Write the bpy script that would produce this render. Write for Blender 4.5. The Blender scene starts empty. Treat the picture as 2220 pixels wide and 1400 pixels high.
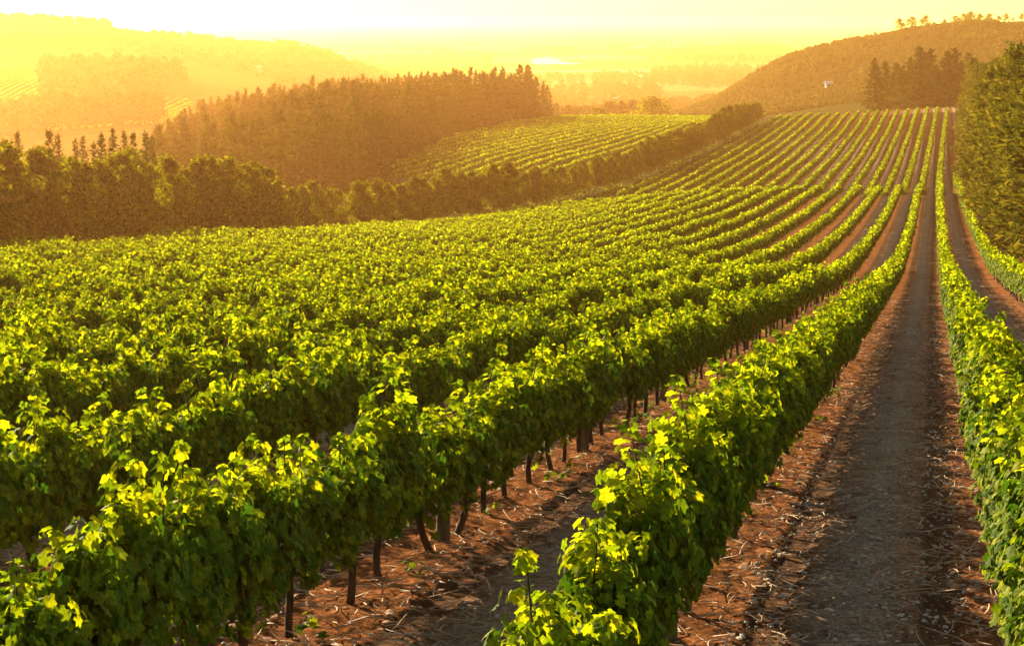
import bpy, math, random
import numpy as np

# ---------------------------------------------------------------- camera, sky, sun, exposure
scn = bpy.context.scene
COL = scn.collection
F = 4000.0                       # focal length in pixels of a 2220 px wide frame
XV, YH = 2024.0, 45.0            # where the rows vanish, and the eye level
A = math.atan((XV - 1110.0) / F)  # the camera looks this far left of the rows (+Y)
PT = math.atan((700.0 - YH) / F)  # pitch below level
ca, sa = math.cos(A), math.sin(A)

cam_d = bpy.data.cameras.new('camera')
cam = bpy.data.objects.new('camera', cam_d)
COL.objects.link(cam)
cam_d.sensor_width = 36.0
cam_d.lens = 36.0 * F / 2220.0
cam_d.clip_start = 0.5
cam_d.clip_end = 80000.0
cam.location = (0, 0, 0)
cam.rotation_euler = (math.pi / 2 - PT, 0, A)
scn.camera = cam

SUN_EL = math.radians(18.0)
SUN_AZ = math.radians(44.0)      # left of the row direction
wd = bpy.data.worlds.new('World')
scn.world = wd
wd.use_nodes = True
wn = wd.node_tree.nodes
wl = wd.node_tree.links
wn.clear()
sky = wn.new('ShaderNodeTexSky')
sky.sky_type = 'NISHITA'
sky.sun_disc = False
sky.sun_elevation = SUN_EL
sky.sun_rotation = -SUN_AZ
sky.dust_density = 1.5
sky.air_density = 1.0
sky.altitude = 200.0
bg = wn.new('ShaderNodeBackground')
bg.inputs[1].default_value = 0.065
wo = wn.new('ShaderNodeOutputWorld')
tint = wn.new('ShaderNodeMix')
tint.data_type = 'RGBA'
tint.blend_type = 'MULTIPLY'
tint.inputs[0].default_value = 1.0
tint.inputs[7].default_value = (1.0, 0.93, 0.78, 1)     # warm evening air
wl.new(sky.outputs[0], tint.inputs[6])
wl.new(tint.outputs[2], bg.inputs[0])
wl.new(bg.outputs[0], wo.inputs[0])

sun_d = bpy.data.lights.new('sun', 'SUN')
sun_d.energy = 5.0
sun_d.angle = math.radians(0.6)
sun_d.color = (1.0, 0.82, 0.54)
sun = bpy.data.objects.new('sun', sun_d)
COL.objects.link(sun)
sun.rotation_euler = (math.pi / 2 - SUN_EL, 0, SUN_AZ + math.pi)

vs = scn.view_settings
vs.view_transform = 'Standard'
vs.look = 'None'
vs.exposure = 1.85
vs.gamma = 1.0
vs.use_curve_mapping = False
cy = scn.cycles
cy.max_bounces = 5
cy.diffuse_bounces = 3
cy.glossy_bounces = 2
cy.transmission_bounces = 3
cy.transparent_max_bounces = 4
cy.volume_bounces = 0
cy.use_denoising = True
cy.caustics_reflective = False
cy.caustics_refractive = False

HAZE_DENSITY = 0.00027
HAZE_COLOR = (1.0, 0.45, 0.13)
HAZE_G = 0.68

# ---------------------------------------------------------------- helpers
def link(o):
    COL.objects.link(o)
    return o

def mesh(name, V, Fa, mat, smooth=False, mi=None):
    """V (n,3) and Fa (m,k) or a list of such arrays -> mesh datablock"""
    V = np.ascontiguousarray(V, dtype=np.float32)
    Fs = [f for f in (Fa if isinstance(Fa, list) else [Fa]) if len(f)]
    me = bpy.data.meshes.new(name)
    me.vertices.add(len(V))
    me.vertices.foreach_set('co', V.ravel())
    nl = sum(f.size for f in Fs)
    npoly = sum(len(f) for f in Fs)
    me.loops.add(nl)
    me.polygons.add(npoly)
    me.loops.foreach_set('vertex_index', np.concatenate([f.ravel() for f in Fs]).astype(np.int32))
    tot = np.concatenate([np.full(len(f), f.shape[1], np.int32) for f in Fs])
    st = np.concatenate([[0], np.cumsum(tot)[:-1]]).astype(np.int32)
    me.polygons.foreach_set('loop_start', st)
    me.polygons.foreach_set('use_smooth', np.full(npoly, smooth, dtype=bool))
    me.update(calc_edges=True)
    for m in (mat if isinstance(mat, (list, tuple)) else [mat]):
        if m: me.materials.append(m)
    if mi is not None:
        me.polygons.foreach_set('material_index', np.asarray(mi, np.int32))
    return me

def obj(name, me, parent=None):
    o = bpy.data.objects.new(name, me)
    link(o)
    if parent:
        o.parent = parent
    return o

def tag(o, label=None, cat=None, group=None, kind=None):
    if label: o['label'] = label
    if cat: o['category'] = cat
    if group: o['group'] = group
    if kind: o['kind'] = kind
    return o

def thing(name, loc, rz, label, cat, group=None, scale=1.0):
    o = bpy.data.objects.new(name, None)
    link(o)
    o.empty_display_size = 0.2
    o.location = loc
    o.rotation_euler = (0, 0, rz)
    o.scale = (scale, scale, scale) if not isinstance(scale, tuple) else scale
    return tag(o, label, cat, group)

ONES = ['', 'first', 'second', 'third', 'fourth', 'fifth', 'sixth', 'seventh', 'eighth', 'ninth', 'tenth', 'eleventh',
        'twelfth', 'thirteenth', 'fourteenth', 'fifteenth', 'sixteenth', 'seventeenth', 'eighteenth', 'nineteenth']
TENS = ['', '', 'twent', 'thirt', 'fort', 'fift', 'sixt', 'sevent', 'eight', 'ninet']
def ordinal(n):
    if n < 20: return ONES[n]
    if n >= 100: return 'hundred-and-' + ordinal(n - 100) if n > 100 else 'hundredth'
    return TENS[n // 10] + ('ieth' if n % 10 == 0 else 'y-' + ONES[n % 10])

def hash2(ix, iy, seed):
    h = (ix.astype(np.int64) * 374761393 + iy.astype(np.int64) * 668265263 + seed * 974711) & 0xffffffff
    h = ((h ^ (h >> 13)) * 1274126177) & 0xffffffff
    h = h ^ (h >> 16)
    return (h & 0xffff) / 65535.0

def noise(x, y, s, seed=0):
    x = x / s; y = y / s
    ix = np.floor(x); iy = np.floor(y)
    fx = x - ix; fy = y - iy
    fx = fx * fx * (3 - 2 * fx); fy = fy * fy * (3 - 2 * fy)
    a = hash2(ix, iy, seed); b = hash2(ix + 1, iy, seed)
    c = hash2(ix, iy + 1, seed); d = hash2(ix + 1, iy + 1, seed)
    return (a + (b - a) * fx) * (1 - fy) + (c + (d - c) * fx) * fy - 0.5

# ---------------------------------------------------------------- terrain
# one column of (distance ahead, height) for several bearings; bearings as pixels of the 2220 px frame
NEAR = [(3, -3.6), (6, -3.95), (10, -4.15), (14, -4.4), (20, -5.0), (30, -6.15)]
NEARL = [(3, -3.5), (6, -3.65), (9, -3.8), (14, -4.4), (20, -5.0), (30, -6.15)]
COLS = {
    -1200: NEARL + [(50, -7.9), (83, -11), (103, -13), (200, -28), (400, -45), (700, -52), (900, -44), (1200, -26), (1500, -12), (1800, 2), (2300, -10), (3200, -60), (4200, -75), (40000, -75)],
    0: NEARL + [(50, -8.0), (83, -11.4), (103, -13.3), (200, -27), (400, -45), (700, -52), (900, -44), (1200, -31.5), (1500, -16), (1800, 0), (2200, -15), (3000, -60), (4000, -75), (40000, -75)],
    350: NEARL + [(50, -8.3), (83, -11.5), (137, -16.3), (200, -25), (330, -33), (600, -42), (900, -44), (1000, -37), (1300, -28), (1700, -9), (2100, -32), (3000, -75), (40000, -75)],
    700: NEARL + [(50, -8.5), (83, -11.8), (140, -17), (186, -21.5), (220, -24.5), (330, -27), (450, -29), (600, -31.5), (750, -40), (1200, -56), (1500, -48), (1800, -31), (2200, -55), (3000, -75), (40000, -75)],
    900: NEARL + [(50, -8.5), (83, -12), (140, -17.2), (190, -21.8), (215, -24.8), (260, -26.6), (340, -26.9), (450, -28.5), (600, -31), (700, -36), (1000, -58), (1460, -73), (40000, -75)],
    1000: NEAR + [(50, -8.5), (83, -12), (141, -17.3), (196, -22), (228, -25.2), (260, -26.5), (350, -26.8), (450, -28), (600, -31), (700, -36), (1000, -58), (1460, -75), (40000, -75)],
    1200: NEAR + [(50, -8.5), (83, -12), (141, -17.2), (196, -21.5), (249, -25.4), (300, -25.8), (350, -26.2), (450, -28), (600, -31.5), (700, -36), (1000, -58), (1460, -75), (40000, -75)],
    1400: NEAR + [(50, -8.4), (83, -11.8), (141, -17), (196, -20.6), (236, -23), (258, -25.4), (296, -26.6), (350, -26.6), (450, -28), (600, -31.5), (700, -36), (1000, -56), (1460, -75), (3000, -75), (4000, -63), (5200, -75), (40000, -75)],
    1550: NEAR + [(40, -7.3), (66, -10.2), (141, -17), (196, -20.3), (236, -22.2), (254, -25), (278, -25.8), (344, -26.4), (400, -26.2), (480, -26.4), (600, -32), (760, -40), (1000, -43), (1300, -60), (1600, -75), (3000, -73), (4000, -48), (5400, -75), (40000, -75)],
    1680: NEAR + [(40, -7.3), (66, -10.2), (141, -17), (196, -20.2), (236, -22), (254, -25.4), (278, -25.8), (345, -26.5), (420, -26.4), (478, -25.5), (520, -26.5), (600, -31), (750, -37), (1000, -17.5), (1200, -40), (1800, -75), (3000, -75), (4000, -60), (5400, -75), (40000, -75)],
    1850: NEAR + [(40, -7.3), (66, -10.3), (141, -17), (196, -20.1), (236, -21.9), (254, -25.4), (278, -25.6), (345, -26.5), (420, -25.9), (482, -24.2), (520, -25.5), (600, -29), (750, -31), (1000, -8.5), (1300, -35), (2000, -75), (40000, -75)],
    2024: NEAR + [(40, -7.3), (66, -10.3), (141, -17), (196, -20.1), (236, -21.9), (252, -24.4), (278, -25.5), (345, -26.5), (420, -25.6), (490, -23.1), (520, -23.8), (600, -27), (750, -28), (1000, -4), (1300, -30), (2200, -75), (40000, -75)],
    2150: NEAR + [(40, -7.2), (66, -10.2), (141, -16.6), (196, -19.6), (236, -21.6), (345, -25.5), (490, -22.7), (600, -25), (750, -26), (1000, -4), (1150, 0.5), (1400, -20), (2400, -75), (40000, -75)],
    2300: NEAR + [(40, -7.1), (66, -10.0), (141, -16), (236, -20.5), (345, -24), (490, -22), (600, -23), (750, -24), (1000, -6), (1200, 0), (1500, -20), (2400, -75), (40000, -75)],
    3500: NEAR + [(40, -7), (66, -9.5), (141, -15), (236, -19), (345, -22), (490, -20), (750, -20), (1000, -5), (1300, 0), (1600, -20), (2400, -75), (40000, -75)],
}
LD0, LD1, ND = math.log(2.0), math.log(40000.0), 700
TA0, TA1, NT = -0.70, 0.70, 421
lgrid = np.linspace(LD0, LD1, ND)
tgrid = np.linspace(TA0, TA1, NT)
cx = sorted(COLS)
prof = np.array([np.interp(lgrid, np.log([p[0] for p in COLS[c]]), [p[1] for p in COLS[c]]) for c in cx])
ctas = np.array([(c - 1110.0) / F for c in cx])
TZ = np.empty((NT, ND))
for j in range(ND):
    TZ[:, j] = np.interp(tgrid, ctas, prof[:, j])
def blur(M, sig, axis):
    r = int(3 * sig)
    k = np.exp(-0.5 * (np.arange(-r, r + 1) / sig) ** 2); k /= k.sum()
    pad = [(0, 0), (0, 0)]; pad[axis] = (r, r)
    P = np.pad(M, pad, mode='edge')
    out = np.zeros_like(M)
    n = M.shape[axis]
    for i, w in enumerate(k):
        out += w * (P[i:i + n, :] if axis == 0 else P[:, i:i + n])
    return out
TZ = blur(blur(TZ, 4.0, 0), 2.0, 1)

def fan(X, Y):
    dh = -X * sa + Y * ca
    ta = (X * ca + Y * sa) / np.maximum(dh, 0.5)
    return ta, dh

def unfan(ta, dh):
    return dh * (-sa + ta * ca), dh * (ca + ta * sa)

def H(X, Y):
    X = np.asarray(X, float); Y = np.asarray(Y, float)
    ta, dh = fan(X, Y)
    u = np.clip((ta - TA0) / (TA1 - TA0) * (NT - 1), 0, NT - 1.001)
    v = np.clip((np.log(np.maximum(dh, 2.0)) - LD0) / (LD1 - LD0) * (ND - 1), 0, ND - 1.001)
    iu = u.astype(int); iv = v.astype(int)
    fu = u - iu; fv = v - iv
    z = (TZ[iu, iv] * (1 - fu) + TZ[iu + 1, iv] * fu) * (1 - fv) + (TZ[iu, iv + 1] * (1 - fu) + TZ[iu + 1, iv + 1] * fu) * fv
    z = z + 0.25 * noise(X, Y, 17.0, 3) * np.clip(dh / 40 - 0.2, 0, 1)
    z = z + 9.0 * noise(X, Y, 160.0, 4) * np.clip((dh - 800) / 500, 0, 1) * np.clip((4000 - dh) / 2000, 0, 1) * np.clip((z + 74.5) / 15, 0, 1)
    return z

def proj(X, Y, Z):
    ta, dh = fan(X, Y)
    dc = dh * math.cos(PT) - Z * math.sin(PT)
    px = 1110 + F * ta * dh / dc
    py = 700 - F * (Z * math.cos(PT) + dh * math.sin(PT)) / dc
    return px, py, dh

# the edge of the field on the left: a line of trees stands along it
XB_Y = [40, 60, 94, 130, 175, 222, 243, 290, 340, 470, 520]
XB_X = [-44, -46, -51, -56, -60, -57, -51, -46, -44.5, -42, -42]
def XB(Y): return np.interp(Y, XB_Y, XB_X)
S = 2.5
X0 = 0.80
def bend(Y): return 1.9 * np.clip((Y - 200.0) / 280.0, 0, 1.3) ** 2
def row_x(k, Y): return X0 - S * k + bend(Y)
FE_D = [330, 600, 620]
FE_T = [(835 - 1110) / F, (1188 - 1110) / F, (1215 - 1110) / F]
def forest_edge(dh): return np.interp(dh, FE_D, FE_T)

# ---------------------------------------------------------------- materials
def new_mat(name):
    m = bpy.data.materials.new(name)
    m.use_nodes = True
    m.node_tree.nodes.clear()
    return m, m.node_tree.nodes, m.node_tree.links

def ramp(n, stops):
    r = n.new('ShaderNodeValToRGB')
    e = r.color_ramp.elements
    while len(e) < len(stops): e.new(0.5)
    for i, (p, c) in enumerate(stops):
        e[i].position = p
        e[i].color = (*c, 1)
    return r

def leaf_mat(name, front, back, mix=0.5, rough=0.5, spec=0.3):
    """front / back: colour stops over a per-leaf random; back is the light the blade lets through"""
    m, n, l = new_mat(name)
    g = n.new('ShaderNodeNewGeometry')
    r1 = ramp(n, front); r2 = ramp(n, back)
    l.new(g.outputs['Random Per Island'], r1.inputs[0])
    l.new(g.outputs['Random Per Island'], r2.inputs[0])
    p = n.new('ShaderNodeBsdfPrincipled')
    p.inputs['Roughness'].default_value = rough
    p.inputs['Specular IOR Level'].default_value = spec
    t = n.new('ShaderNodeBsdfTranslucent')
    tc = n.new('ShaderNodeTexCoord')
    nz = n.new('ShaderNodeTexNoise'); nz.inputs['Scale'].default_value = 45.0; nz.inputs['Detail'].default_value = 3
    l.new(tc.outputs['Object'], nz.inputs['Vector'])
    mr = n.new('ShaderNodeMapRange'); mr.inputs[1].default_value = .3; mr.inputs[2].default_value = .7; mr.inputs[3].default_value = .62; mr.inputs[4].default_value = 1.3
    l.new(nz.outputs[0], mr.inputs[0])
    for src, dst in ((r1.outputs[0], p.inputs['Base Color']), (r2.outputs[0], t.inputs['Color'])):
        vm = n.new('ShaderNodeVectorMath'); vm.operation = 'SCALE'
        l.new(src, vm.inputs[0]); l.new(mr.outputs[0], vm.inputs['Scale']); l.new(vm.outputs[0], dst)
    mx = n.new('ShaderNodeMixShader')
    mx.inputs[0].default_value = mix
    l.new(p.outputs[0], mx.inputs[1]); l.new(t.outputs[0], mx.inputs[2])
    o = n.new('ShaderNodeOutputMaterial')
    l.new(mx.outputs[0], o.inputs[0])
    return m

def solid_mat(name, c1, c2, scale=8.0, rough=0.9, bump=0.4, stretch=(1, 1, 1)):
    m, n, l = new_mat(name)
    tc = n.new('ShaderNodeTexCoord')
    mp = n.new('ShaderNodeMapping'); mp.inputs['Scale'].default_value = stretch
    l.new(tc.outputs['Object'], mp.inputs[0])
    nz = n.new('ShaderNodeTexNoise'); nz.inputs['Scale'].default_value = scale; nz.inputs['Detail'].default_value = 6
    l.new(mp.outputs[0], nz.inputs['Vector'])
    r = ramp(n, [(0.3, c1), (0.7, c2)])
    l.new(nz.outputs[0], r.inputs[0])
    p = n.new('ShaderNodeBsdfPrincipled'); p.inputs['Roughness'].default_value = rough
    p.inputs['Specular IOR Level'].default_value = 0.2
    l.new(r.outputs[0], p.inputs['Base Color'])
    b = n.new('ShaderNodeBump'); b.inputs['Strength'].default_value = bump; b.inputs['Distance'].default_value = 0.05
    l.new(nz.outputs[0], b.inputs['Height']); l.new(b.outputs[0], p.inputs['Normal'])
    o = n.new('ShaderNodeOutputMaterial'); l.new(p.outputs[0], o.inputs[0])
    return m

M_YOUNG_LIT = leaf_mat('young_sunlit_vine_leaf', [(0.0, (0.08, 0.13, 0.006)), (0.6, (0.14, 0.18, 0.006)), (1.0, (0.23, 0.23, 0.008))],
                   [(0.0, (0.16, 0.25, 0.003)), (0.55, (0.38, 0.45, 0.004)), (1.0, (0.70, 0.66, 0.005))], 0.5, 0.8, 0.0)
M_VINE = leaf_mat('vine_leaf', [(0.0, (0.060, 0.115, 0.007)), (0.6, (0.140, 0.190, 0.008)), (1.0, (0.28, 0.29, 0.009))],
                  [(0.0, (0.03, 0.08, 0.003)), (0.6, (0.08, 0.15, 0.004)), (1.0, (0.34, 0.38, 0.005))], 0.40, 0.7, 0.04)
VINE_MATS = [M_VINE, M_YOUNG_LIT]  # young tops also carry sunlight in their colour, lower walls the shade
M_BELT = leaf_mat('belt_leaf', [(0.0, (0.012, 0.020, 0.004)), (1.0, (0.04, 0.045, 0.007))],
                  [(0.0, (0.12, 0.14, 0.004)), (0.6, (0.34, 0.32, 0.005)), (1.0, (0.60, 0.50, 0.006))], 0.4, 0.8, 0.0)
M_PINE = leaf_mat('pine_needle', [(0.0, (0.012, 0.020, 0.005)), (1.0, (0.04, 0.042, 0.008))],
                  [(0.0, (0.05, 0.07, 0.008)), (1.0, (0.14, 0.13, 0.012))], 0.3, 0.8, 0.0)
M_EDGE = leaf_mat('edge_tree_needle', [(0.0, (0.04, 0.06, 0.012)), (0.7, (0.13, 0.125, 0.02)), (0.9, (0.18, 0.135, 0.025)), (1.0, (0.20, 0.10, 0.03))],
                  [(0.0, (0.08, 0.10, 0.008)), (1.0, (0.32, 0.25, 0.014))], 0.3, 0.8, 0.0)
M_SCRUB = leaf_mat('scrub_leaf', [(0.0, (0.08, 0.085, 0.025)), (1.0, (0.19, 0.16, 0.055))],
                   [(0.0, (0.10, 0.10, 0.01)), (1.0, (0.26, 0.20, 0.02))], 0.4, 0.8, 0.0)
M_GRASS = leaf_mat('grass_blade', [(0.0, (0.05, 0.09, 0.015)), (1.0, (0.14, 0.13, 0.03))],
                   [(0.0, (0.15, 0.22, 0.01)), (1.0, (0.35, 0.30, 0.02))], 0.5, 0.6, 0.2)
M_BARK = solid_mat('vine_bark', (0.030, 0.018, 0.010), (0.085, 0.052, 0.032), 25.0, 0.95, 0.9, (1, 1, 0.25))
M_TRUNK = solid_mat('tree_bark', (0.05, 0.032, 0.02), (0.13, 0.09, 0.06), 6.0, 0.95, 0.6, (1, 1, 0.3))
M_POST = solid_mat('weathered_wood', (0.07, 0.05, 0.035), (0.16, 0.12, 0.085), 14.0, 0.9, 0.5, (1, 1, 0.12))
M_TWIG = solid_mat('dry_cane', (0.22, 0.13, 0.07), (0.58, 0.40, 0.24), 3.0, 0.8, 0.2)
M_STONE = solid_mat('field_stone', (0.20, 0.16, 0.12), (0.56, 0.47, 0.36), 5.0, 0.85, 0.3)
M_DRYLEAF = solid_mat('fallen_leaf', (0.16, 0.05, 0.02), (0.36, 0.20, 0.09), 2.0, 0.85, 0.2)
M_WHITE = solid_mat('white_plaster', (0.74, 0.72, 0.68), (0.84, 0.82, 0.78), 0.6, 0.8, 0.1)
M_ROOF = solid_mat('pale_metal_roof', (0.50, 0.49, 0.47), (0.62, 0.61, 0.60), 1.0, 0.35, 0.1)
M_DARK = solid_mat('dark_glass', (0.02, 0.02, 0.025), (0.04, 0.04, 0.05), 1.0, 0.2, 0.0)

def ground_mat():
    m, n, l = new_mat('ground_cover')
    def nd(t, **kw):
        x = n.new(t)
        for k, v in kw.items(): setattr(x, k, v)
        return x
    def math_(op, a, b=None, clamp=False):
        x = nd('ShaderNodeMath', operation=op); x.use_clamp = clamp
        for i, v in enumerate((a, b)):
            if v is None: continue
            if isinstance(v, (int, float)): x.inputs[i].default_value = v
            else: l.new(v, x.inputs[i])
        return x.outputs[0]
    def mix(f, a, b):
        x = nd('ShaderNodeMix', data_type='RGBA')
        for s, v in ((0, f), (6, a), (7, b)):
            if isinstance(v, tuple): x.inputs[s].default_value = (*v, 1)
            elif isinstance(v, (int, float)): x.inputs[s].default_value = v
            else: l.new(v, x.inputs[s])
        return x.outputs[2]
    def nz(scale, detail=6, rough=0.6, vec=None):
        x = nd('ShaderNodeTexNoise'); x.inputs['Scale'].default_value = scale
        x.inputs['Detail'].default_value = detail; x.inputs['Roughness'].default_value = rough
        l.new(vec or geo.outputs['Position'], x.inputs['Vector'])
        return x.outputs[0]
    geo = nd('ShaderNodeNewGeometry')
    sep = nd('ShaderNodeSeparateXYZ'); l.new(geo.outputs['Position'], sep.inputs[0])
    X, Y = sep.outputs[0], sep.outputs[1]
    cov = nd('ShaderNodeAttribute', attribute_name='soil')
    # distance from the middle of the lane between two rows
    lane = math_('ABSOLUTE', math_('SUBTRACT', math_('MODULO', math_('ADD', X, 500.0 + S / 2 - (X0 - S / 2)), S), S / 2))
    n_big = nz(0.35, 4); n_mid = nz(3.0, 6); n_fine = nz(22.0, 8, 0.7); n_grit = nz(70.0, 4, 0.7)
    r = nd('ShaderNodeValToRGB'); e = r.color_ramp.elements
    e[0].position = 0.38; e[0].color = (0.060, 0.024, 0.012, 1)
    e[1].position = 0.62; e[1].color = (0.45, 0.175, 0.066, 1)
    el = e.new(0.5); el.color = (0.20, 0.078, 0.030, 1)
    l.new(math_('ADD', math_('MULTIPLY', n_mid, 0.4), math_('MULTIPLY', n_fine, 0.6)), r.inputs[0])
    rg = nd('ShaderNodeValToRGB'); e = rg.color_ramp.elements
    e[0].position = 0.41; e[0].color = (0.14, 0.112, 0.080, 1)
    e[1].position = 0.60; e[1].color = (0.62, 0.51, 0.38, 1)
    l.new(math_('ADD', math_('MULTIPLY', n_fine, 0.55), math_('MULTIPLY', n_grit, 0.45)), rg.inputs[0])
    mid = math_('MULTIPLY', math_('SUBTRACT', math_('ADD', 0.30, math_('MULTIPLY', n_mid, 0.75)), lane), 1.3, True)
    stony = math_('MULTIPLY', mid, math_('ADD', 0.30, math_('MULTIPLY', n_big, 1.0)), True)
    soil = mix(stony, r.outputs[0], rg.outputs[0])
    # wheel ruts, pressed smooth and a little darker, with tread bars
    rut = math_('MULTIPLY', math_('SUBTRACT', 0.19, math_('ABSOLUTE', math_('SUBTRACT', lane, 0.62))), 12.0, True)
    soil = mix(math_('MULTIPLY', rut, 0.7), soil, (0.085, 0.052, 0.032))
    # meadow, dry grass and the far patchwork
    v = nd('ShaderNodeTexVoronoi'); v.inputs['Scale'].default_value = 0.0042
    l.new(geo.outputs['Position'], v.inputs['Vector'])
    vs_ = nd('ShaderNodeSeparateColor'); l.new(v.outputs['Color'], vs_.inputs[0])
    rf = nd('ShaderNodeValToRGB'); rf.color_ramp.interpolation = 'CONSTANT'; e = rf.color_ramp.elements
    e[0].position = 0; e[0].color = (0.05, 0.075, 0.022, 1)
    e[1].position = 0.8; e[1].color = (0.28, 0.23, 0.12, 1)
    e.new(0.3).color = (0.10, 0.11, 0.035, 1); e.new(0.55).color = (0.16, 0.14, 0.06, 1)
    l.new(vs_.outputs[0], rf.inputs[0])
    gr = nd('ShaderNodeValToRGB'); e = gr.color_ramp.elements
    e[0].position = 0.35; e[0].color = (0.025, 0.036, 0.010, 1); e[1].position = 0.7; e[1].color = (0.075, 0.068, 0.022, 1)
    l.new(math_('ADD', math_('MULTIPLY', nz(0.05, 6), 0.6), math_('MULTIPLY', nz(0.9, 6), 0.4)), gr.inputs[0])
    far = nd('ShaderNodeAttribute', attribute_name='plain')
    wild = mix(far.outputs['Fac'], gr.outputs[0], rf.outputs[0])
    col = mix(cov.outputs['Fac'], wild, soil)
    p = nd('ShaderNodeBsdfPrincipled'); p.inputs['Roughness'].default_value = 0.95
    p.inputs['Specular IOR Level'].default_value = 0.0
    l.new(col, p.inputs['Base Color'])
    tread = nd('ShaderNodeTexWave', wave_type='BANDS', bands_direction='Y'); tread.inputs['Scale'].default_value = 2.2
    tread.inputs['Distortion'].default_value = 1.2; tread.inputs['Detail'].default_value = 2
    l.new(geo.outputs['Position'], tread.inputs['Vector'])
    hgt = math_('ADD', math_('ADD', math_('MULTIPLY', n_fine, 0.9), math_('MULTIPLY', n_grit, 0.5)), math_('MULTIPLY', math_('MULTIPLY', tread.outputs['Fac'], rut), 0.55))
    b = nd('ShaderNodeBump'); b.inputs['Strength'].default_value = 0.9; b.inputs['Distance'].default_value = 0.05
    l.new(math_('MULTIPLY', hgt, cov.outputs['Fac']), b.inputs['Height']); l.new(b.outputs[0], p.inputs['Normal'])
    o = nd('ShaderNodeOutputMaterial'); l.new(p.outputs[0], o.inputs[0])
    return m
M_GROUND = ground_mat()

# ---------------------------------------------------------------- ground sheet
def build_ground():
    dh = [2.0]
    while dh[-1] < 33000:
        d = dh[-1]
        st = 0.0035 if 8 < d < 34 else (0.008 if d < 90 else 0.014 if d < 1500 else 0.03)
        dh.append(d * (1 + st))
    dh = np.array(dh)
    ta = np.concatenate([np.linspace(-0.70, -0.34, 40)[:-1], np.linspace(-0.34, 0.34, 520), np.linspace(0.34, 0.70, 40)[1:]])
    T, D = np.meshgrid(ta, dh, indexing='ij')
    X, Y = unfan(T, D)
    Z = H(X, Y)
    # clods and ruts close by
    amp = np.clip((70 - D) / 45, 0, 1)
    lane = np.abs((X - (X0 - S / 2) + S / 2 + 500) % S - S / 2)
    rut = np.clip((0.19 - np.abs(lane - 0.62)) * 9, 0, 1)
    clod = 0.018 * noise(X, Y, 0.40, 7) + 0.028 * noise(X, Y, 0.13, 8) + 0.024 * noise(X, Y, 0.06, 9)
    Z = Z + amp * (clod * (1 - 0.6 * rut) - 0.06 * rut + 0.05 * np.clip(lane - 0.9, 0, 1))
    V = np.stack([X, Y, Z], -1).reshape(-1, 3)
    ni, nj = T.shape
    idx = np.arange(ni * nj).reshape(ni, nj)
    Q = np.stack([idx[:-1, :-1], idx[1:, :-1], idx[1:, 1:], idx[:-1, 1:]], -1).reshape(-1, 4)
    me = mesh('ground', V, Q, M_GROUND, True)
    xb = XB(Y)
    soil = np.clip((X - xb) / 1.5, 0, 1) * np.clip((16 - X) / 3, 0, 1) * np.clip((515 - D) / 6, 0, 1)
    f2 = np.clip((T - forest_edge(D)) * 200, 0, 1) * np.clip((xb - 9 - X) / 2, 0, 1) * np.clip((D - 300) / 10, 0, 1) * np.clip((625 - D) / 8, 0, 1)
    soil = np.maximum(soil, f2)
    plain = np.clip((D - 1100) / 300, 0, 1) * np.clip((-66 - Z) / 5, 0, 1)
    for nm, a in (('soil', soil), ('plain', plain)):
        at = me.attributes.new(nm, 'FLOAT', 'POINT')
        at.data.foreach_set('value', a.astype(np.float32).ravel())
    o = obj('ground', me)
    tag(o, kind='structure')
build_ground()

# ---------------------------------------------------------------- leaves
LOBES = [(90, .62), (104, .50), (118, .40), (150, .56), (178, .38), (215, .50), (250, .42), (270, .12), (290, .42), (325, .50), (2, .38), (30, .56), (62, .40), (76, .50)]
def leaf_template():
    P = [(0, 0, 0.04)]
    for a, r in LOBES:
        x, y = r * math.cos(math.radians(a)), r * math.sin(math.radians(a))
        P.append((x, y, -0.28 * (x * x + y * y) + 0.10 * abs(x)))
    n = len(LOBES)
    Fc = [(0, 1 + i, 1 + (i + 1) % n) for i in range(n)]
    return np.array(P), np.array(Fc)
LEAF_FULL = leaf_template()
LEAF_SIX = (np.array([(0, .6, -.10), (-.5, .2, -.06), (-.42, -.42, -.08), (0, -.2, .06), (.42, -.42, -.08), (.5, .2, -.06)]),
            np.array([(0, 1, 3), (1, 2, 3), (0, 3, 5), (3, 4, 5)]))
LEAF_TWO = (np.array([(0, .55, -.08), (-.5, .0, -.08), (0, -.5, .04), (.5, .0, -.08)]), np.array([(0, 1, 2), (0, 2, 3)]))
SPRAY = (np.array([(0, .6, 0), (-.16, .1, -.05), (0, -.5, 0), (.16, .1, -.05)]), np.array([(0, 1, 2), (0, 2, 3)]))

def norm(v): return v / np.maximum(np.linalg.norm(v, axis=-1, keepdims=True), 1e-6)

def place_leaves(P, N, T, size, tpl):
    N = norm(N)
    T = norm(T - (T * N).sum(-1, keepdims=True) * N)
    B = np.cross(T, N)
    tv, tf = tpl
    s = size[:, None, None]
    V = P[:, None, :] + s * (tv[None, :, 0:1] * B[:, None, :] + tv[None, :, 1:2] * T[:, None, :] + tv[None, :, 2:3] * N[:, None, :])
    nv = len(tv)
    Fc = tf[None] + (np.arange(len(P)) * nv)[:, None, None]
    return V.reshape(-1, 3), Fc.reshape(-1, tf.shape[1])

def join(parts):
    Vs, Fs, o = [], [], 0
    for V, Fc in parts:
        Vs.append(V); Fs.append(Fc + o); o += len(V)
    return np.concatenate(Vs), np.concatenate(Fs)

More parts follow.
